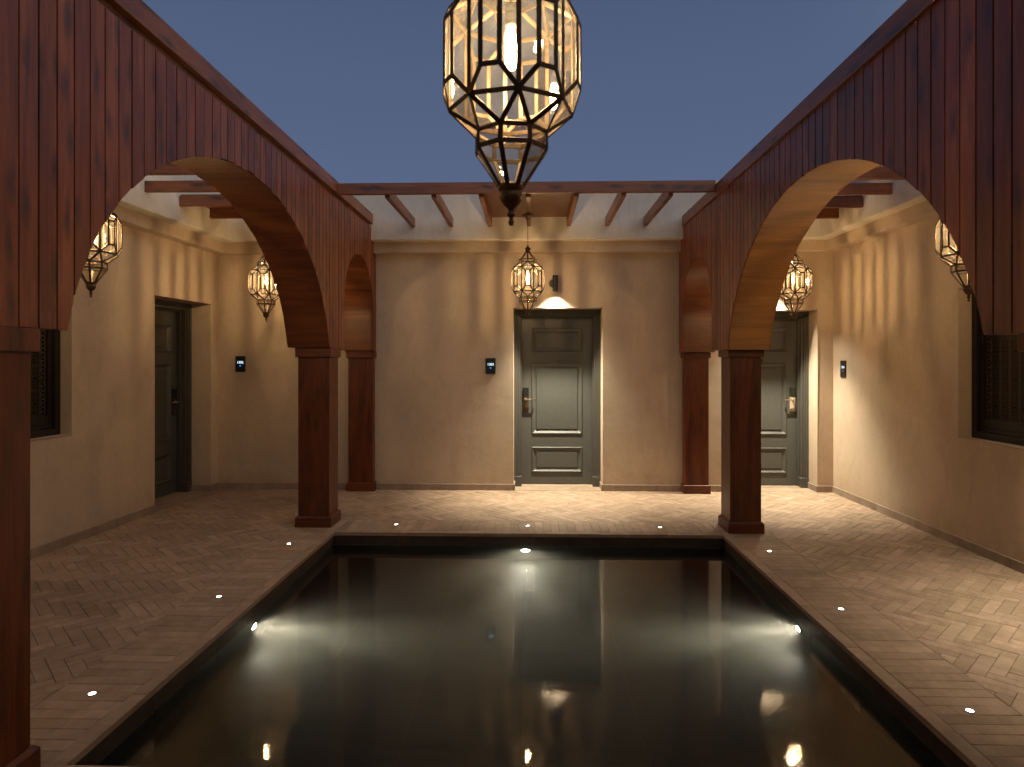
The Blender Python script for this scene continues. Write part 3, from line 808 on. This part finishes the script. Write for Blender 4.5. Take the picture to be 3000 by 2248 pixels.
# ================================================================== LANTERNS
def make_lantern():
    root = thing('hanging_lantern', 'x', 'lantern', (0, 0, 0))
    fr = MB(); gl = MB()
    def P(r, deg, z): a = R(deg); return Vector((r*math.sin(a), -r*math.cos(a), z))
    def seg(a, b_, w=.0125, t=.004):
        mid = (a+b_)/2; up = Vector((mid.x, mid.y, 0))
        if up.length < 1e-4: up = Vector((1, 0, 0))
        d_ = (b_-a).normalized()
        if abs(up.normalized().dot(d_)) > .97: up = Vector((0, 0, 1))
        fr.bar(a, b_, w, t, up)
    def pane(*p): gl.poly([q*1.0 for q in p])
    RS, RP, ZS, ZP = .160, .178, .129, .078
    A = 7.5
    for k in range(8):
        c = 22.5+45*k      # star azimuth
        q = 45*k           # pair centre azimuth
        sT, sB = P(RS, c, ZS), P(RS, c, -ZS); nT, nB = P(RS, c+45, ZS), P(RS, c+45, -ZS)
        g = q+45
        aT, aB = P(RP, g-A, ZP), P(RP, g-A, -ZP); bT, bB = P(RP, g+A, ZP), P(RP, g+A, -ZP)
        seg(sB, sT); seg(aB, aT); seg(bB, bT)
        for u, v_ in ((aT, bT), (aB, bB), (sT, aT), (sB, aB), (bT, nT), (bB, nB), (sT, nT), (sB, nB)): seg(u, v_)
        pane(sB, aB, aT, sT); pane(bB, nB, nT, bT); pane(aB, bB, bT, aT); pane(sT, aT, bT, nT); pane(sB, nB, bB, aB)
        # lower / upper triangles to ring
        for sg, z1, z2, r1 in ((-1, -.186, -.228, .094), (1, .181, .214, .094)):
            s0 = P(RS, c, sg*ZS); s1 = P(RS, c+45, sg*ZS)
            r0, rn_ = P(r1, g, z1), P(r1, g-45, z1); e0, en = P(r1+.001, g, z2), P(r1+.001, g-45, z2)
            seg(s0, rn_); seg(s0, r0); seg(rn_, r0); seg(r0, e0); seg(en, e0)
            pane(s0, s1, r0); pane(s0, rn_, r0); pane(rn_, r0, e0, en)
            zt, rt = (-.322, .032) if sg < 0 else (.300, .020)
            t0, tn = P(rt, g, zt), P(rt, g-45, zt)
            seg(e0, t0); pane(en, e0, t0, tn)
    fr.build('lantern_frame', M['brass'], root, bevel=.001)
    gl.build('lantern_glass', M['pane'], root)
    mb = MB()
    mb.lathe([(.0, -.420), (.005, -.419), (.008, -.411), (.005, -.404), (.0055, -.398), (.011, -.395), (.011, -.389), (.007, -.386), (.009, -.377), (.019, -.368), (.027, -.357), (.030, -.346), (.028, -.336), (.025, -.332), (.032, -.330), (.035, -.322), (.034, -.315), (.0, -.314)], 20)
    mb.build('finial', M['brassfin'], root, smooth=True)
    mb = MB()
    mb.lathe([(.0, .292), (.024, .294), (.026, .300), (.022, .306), (.020, .312), (.028, .322), (.030, .330), (.026, .340), (.014, .350), (.010, .356), (.012, .361), (.006, .366), (.0, .368)], 20)
    mb.build('lantern_crown', M['brassfin'], root, smooth=True)
    # bulb
    bl = MB(); pr = [(.0, -.020)]+[(.018*math.sin(t*PI/10), -.002-.018*math.cos(t*PI/10)) for t in range(1, 6)]+[(.018, .070), (.016, .082), (.012, .092)]
    bl.lathe(pr, 20); b_ = bl.build('bulb', M['bulbglass'], root, smooth=True)
    f = MB(); f.lathe([(.0, -.012), (.008, -.009), (.0125, .002), (.0125, .050), (.008, .064), (.0, .068)], 14); f.build('filament', M['filament'], b_, smooth=True)
    s_ = MB(); pr = [(.0, .092), (.012, .092)]
    for k in range(7): pr += [(.0165, .094+k*.008), (.0175, .098+k*.008), (.0165, .1015+k*.008)]
    pr += [(.012, .152), (.004, .156), (.003, .292)]
    s_.lathe(pr, 18); s_.build('socket', M['brassfin'], b_, smooth=True)
    return root
LG = 'moroccan style glass lanterns hanging round the courtyard'
def hang(first, x, y, zc, rot_, label, ztop, proto):
    o = proto if first else copy_tree(proto)
    o.location = (x, y, zc); o.rotation_euler.z = R(rot_); o['label'] = label; o['group'] = LG; o['category'] = 'lantern'
    return o
proto = make_lantern()
specs = [
    (-.052, 1.67, 2.318, -14.5, 'largest glass lantern, hanging against the blue sky at the top of the view', 3.105),
    (-.039, 6.90, 2.410, 22.5-22.5, 'small glass lantern hanging in front of the central door', 3.105),
    (-2.862, 6.91, 2.388, 12, 'glass lantern in the far left corner, partly behind the arch edge', 3.229),
    (2.757, 6.90, 2.378, 5, 'glass lantern hanging in front of the right door, seen through the right arch', 3.189),
    (-2.925, 4.22, 2.390, 30, 'glass lantern near the left window, cut by the left arch edge', 3.229),
    (2.775, 4.20, 2.345, 14, 'glass lantern near the right window, mostly hidden by the right arch edge', 3.189),
    (-3.0, 1.50, 2.39, 10, 'glass lantern in the near left corner, outside the view', 3.229),
    (2.80, 1.50, 2.37, 20, 'glass lantern in the near right corner, outside the view', 3.189)]
def hardware(root, top):
    """chain and ceiling canopy, length depends on the mounting height"""
    mb = MB(); z = .366; k = 0
    while z < top-.10:
        h = .020; ax = k % 2; seg_ = 8
        pts = [Vector((.0048*math.cos(2*PI*i/seg_), 0, .010*math.sin(2*PI*i/seg_))) for i in range(seg_)]
        if ax: pts = [Vector((0, p.x, p.z)) for p in pts]
        c = Vector((0, 0, z+.008))
        for i in range(seg_): mb.bar(c+pts[i], c+pts[(i+1) % seg_], .0024, .0024, (.3, .4, 1))
        z += .0155; k += 1
    mb.build('chain', M['brassfin'], root)
    mb = MB(); mb.lathe([(.004, z-.004), (.006, top-.06), (.012, top-.055), (.018, top-.045), (.030, top-.030), (.052, top-.018), (.056, top-.008), (.054, top-.0005), (0, top-.0005)], 24)
    mb.build('ceiling_canopy', M['bronze'], root, smooth=True)
lans = []
for i, (x, y, zc, rt, lb, zt) in enumerate(specs):
    lans.append(hang(i == 0, x, y, zc, rt, lb, zt, proto))
for o, s_ in zip(lans, specs): hardware(o, s_[5]-s_[2])

# ================================================================== WALL LAMPS
def wall_lamp(label, x, z, origin, rz, k=1.0):
    root = thing('wall_lamp', label, 'wall lamp', origin, rz, 'black spotlights over the doors')
    mb = MB(); mb.lathe([(0, 0), (.046, 0), (.050, -.004), (.050, -.020), (.046, -.024), (0, -.024)], 28, (-.022, 0, .01), axis='y'); mb.bar((-.022, -.02, .01), (0, -.09, .01), .02, .02, (0, 0, 1))
    mb.build('mounting_disc', M['blackmetal'], root, bevel=0)
    mb = MB(); mb.lathe([(.0, .095), (.030, .095), (.033, .092), (.033, .040), (.0315, .039), (.0315, .037), (.033, .036), (.033, -.092), (.0305, -.094), (.0295, -.092), (.0285, -.062), (0, -.061)], 28, (0, -.10, 0))
    mb.build('lamp_body', M['blackmetal'], root, smooth=False)
    mb = MB(); mb.lathe([(.0, -.064), (.027, -.0645)], 24, (0, -.10, 0)); lens = mb.build('lamp_lens', M['lampglow'], root)
    for pw, sz, bl, z_ in ((SPOT_W*k, 84, .95, -.070), (60*k, 114, .6, -.089)):
        ld = bpy.data.lights.new('lamp_light', 'SPOT'); ld.energy = pw; ld.color = (1.0, .92, .69); ld.spot_size = R(sz); ld.spot_blend = bl; ld.shadow_soft_size = .018
        lo_ = bpy.data.objects.new('lamp_light', ld); COL.objects.link(lo_); lo_.parent = root; lo_.location = (0, -.10, z_)
    return root
def on_wall(wroot, lx, lz, ly=0):
    m_ = Matrix.Translation(wroot.location) @ Matrix.Rotation(wroot.rotation_euler.z, 4, 'Z')
    return (m_ @ Vector((lx, ly, lz)))
wall_lamp('black cylinder spotlight lighting the wall above the central door', 0, 0, on_wall(bw_, .281, 2.463), 0)
wall_lamp('black cylinder spotlight above the right-hand far door, hidden behind the arch', 0, 0, on_wall(bw_, 2.82, 2.463), 0)
wall_lamp('black cylinder spotlight on the right wall past the picture edge', 0, 0, on_wall(rw_, -3.60, 2.463), rw_.rotation_euler.z, .5)

# ================================================================== ROOM DISPLAYS
def text_mesh(s_, size, y, name, m_, parent, bold=.0):
    cu = bpy.data.curves.new('txt', 'FONT'); cu.body = s_; cu.size = size; cu.align_x = 'CENTER'; cu.align_y = 'CENTER'; cu.offset = bold
    to = bpy.data.objects.new('txt', cu); COL.objects.link(to)
    dg = bpy.context.evaluated_depsgraph_get(); me = bpy.data.meshes.new_from_object(to.evaluated_get(dg))
    bpy.data.objects.remove(to)
    me.transform(Matrix.Rotation(R(90), 4, 'X')); me.materials.clear(); me.materials.append(m_)
    o = bpy.data.objects.new(name, me); COL.objects.link(o); o.parent = parent; return o
def display(num, label, loc, rz):
    root = thing('room_display', label, 'room display', loc, rz, 'room number displays by the doors')
    mb = MB(); mb.box(-.060, .060, -.012, 0, -.095, .095); mb.build('display_body', M['black'], root, bevel=.002, seg=2)
    t = text_mesh(num, .040, 0, 'room_number', M['digits'], root, .0007); t.location = (0, -.0135, .018)
    mb = MB()  # small bell-plate icon: three petals over a line
    for dx, dz, r_ in ((0, -.020, .0045), (-.006, -.022, .003), (.006, -.022, .003)):
        mb.poly([(dx-r_, -.0135, dz), (dx, -.0135, dz-r_), (dx+r_, -.0135, dz), (dx, -.0135, dz+r_*1.3)])
    mb.poly([(-.012, -.0135, -.028), (.012, -.0135, -.028), (.007, -.0135, -.0245), (-.007, -.0135, -.0245)])
    mb.build('display_icon', M['digitblue'], root)
    for dx in (-.032, .036):
        mb = MB()
        for q in range(3): mb.poly([(dx-.003+q*.001, -.0135, -.058+q*.006), (dx+.004, -.0135, -.058+q*.006), (dx+.004, -.0135, -.0555+q*.006), (dx-.003+q*.001, -.0135, -.0555+q*.006)])
        mb.build('display_button', M['digitdim'], root)
    return root
display('1303', 'black wall display glowing 1303, left of the central door', on_wall(bw_, -.4885, 1.488), 0)
display('1302', 'black wall display glowing 1302, seen through the left arch', on_wall(bw_, -3.522, 1.512), 0)
display('1304', 'black wall display glowing 1304 on the right wall, seen edge-on', on_wall(rw_, -7.50, 1.458), rw_.rotation_euler.z)

# ================================================================== DECK LIGHTS
def make_deck():
    root = thing('deck_light', 'x', 'deck light', (0, 0, 0))
    mb = MB(); mb.lathe([(.0145, .0012), (.0155, .0035), (.019, .0032), (.021, .0005), (.021, -.006), (0, -.006)], 24); mb.build('light_ring', M['steel'], root, smooth=True)
    mb = MB(); mb.lathe([(0, .0024), (.0145, .0022)], 24); mb.build('light_lens', M['deckglow'], root)
    return root
dk = [(-1.278, 6.094, 'leftmost of the three small lights set in the paving behind the pool'), (-.035, 6.080, 'small paving light behind the pool, directly below the central lantern'), (1.196, 6.066, 'rightmost of the three small lights set in the paving behind the pool'),
      (-2.05, 5.421, 'small paving light left of the pool, nearest the far pillar'), (-2.051, 4.195, 'small paving light left of the pool, middle of the row'), (-2.042, 2.954, 'small paving light left of the pool, nearest the viewer'),
      (1.933, 5.327, 'small paving light right of the pool, nearest the far pillar'), (1.93, 4.101, 'small paving light right of the pool, middle of the row'), (1.938, 2.926, 'small paving light right of the pool, nearest the viewer')]
dp = make_deck()
for i, (x, y, lb) in enumerate(dk):
    o = dp if i == 0 else copy_tree(dp)
    o.location = (x, y, .001); o['label'] = lb; o['group'] = 'small round lights set in the paving'; o['category'] = 'deck light'

# ================================================================== POOL LIGHTS
def pool_light(label, loc, d, first):
    root = thing('pool_light', label, 'pool light', loc, 0, 'underwater lights in the pool walls')
    root.rotation_euler.z = math.atan2(d[1], d[0])
    mb = MB(); mb.lathe([(.036, .002), (.038, .010), (.046, .010), (.050, .002), (.050, -.006)], 24, axis='x'); mb.build('light_ring', M['steel'], root, smooth=True)
    mb = MB(); mb.lathe([(0, .006), (.036, .005)], 24, axis='x'); mb.build('light_lens', M['poolglow'], root)
    for pw, sz, tilt in ((POOL_W, 44, 11), (POOL_W*.30, 165, 12)):
        ld = bpy.data.lights.new('pool_light_lamp', 'SPOT'); ld.energy = pw; ld.color = (1.0, .93, .76); ld.spot_size = R(sz); ld.spot_blend = 1.0; ld.shadow_soft_size = .012
        lo_ = bpy.data.objects.new('pool_light_lamp', ld); COL.objects.link(lo_); lo_.parent = root; lo_.location = (.014, 0, 0)
        lo_.rotation_euler = (0, R(-90+tilt), 0)
    return root
zl = -.235
pool_light('underwater light in the left pool wall', (PX0, 4.12, zl), (1, 0), True)
pool_light('underwater light in the right pool wall', (PX1, 4.19, zl), (-1, 0), False)
pool_light('underwater light in the far pool wall, below the central door', (-.054, PY1, zl), (0, -1), False)
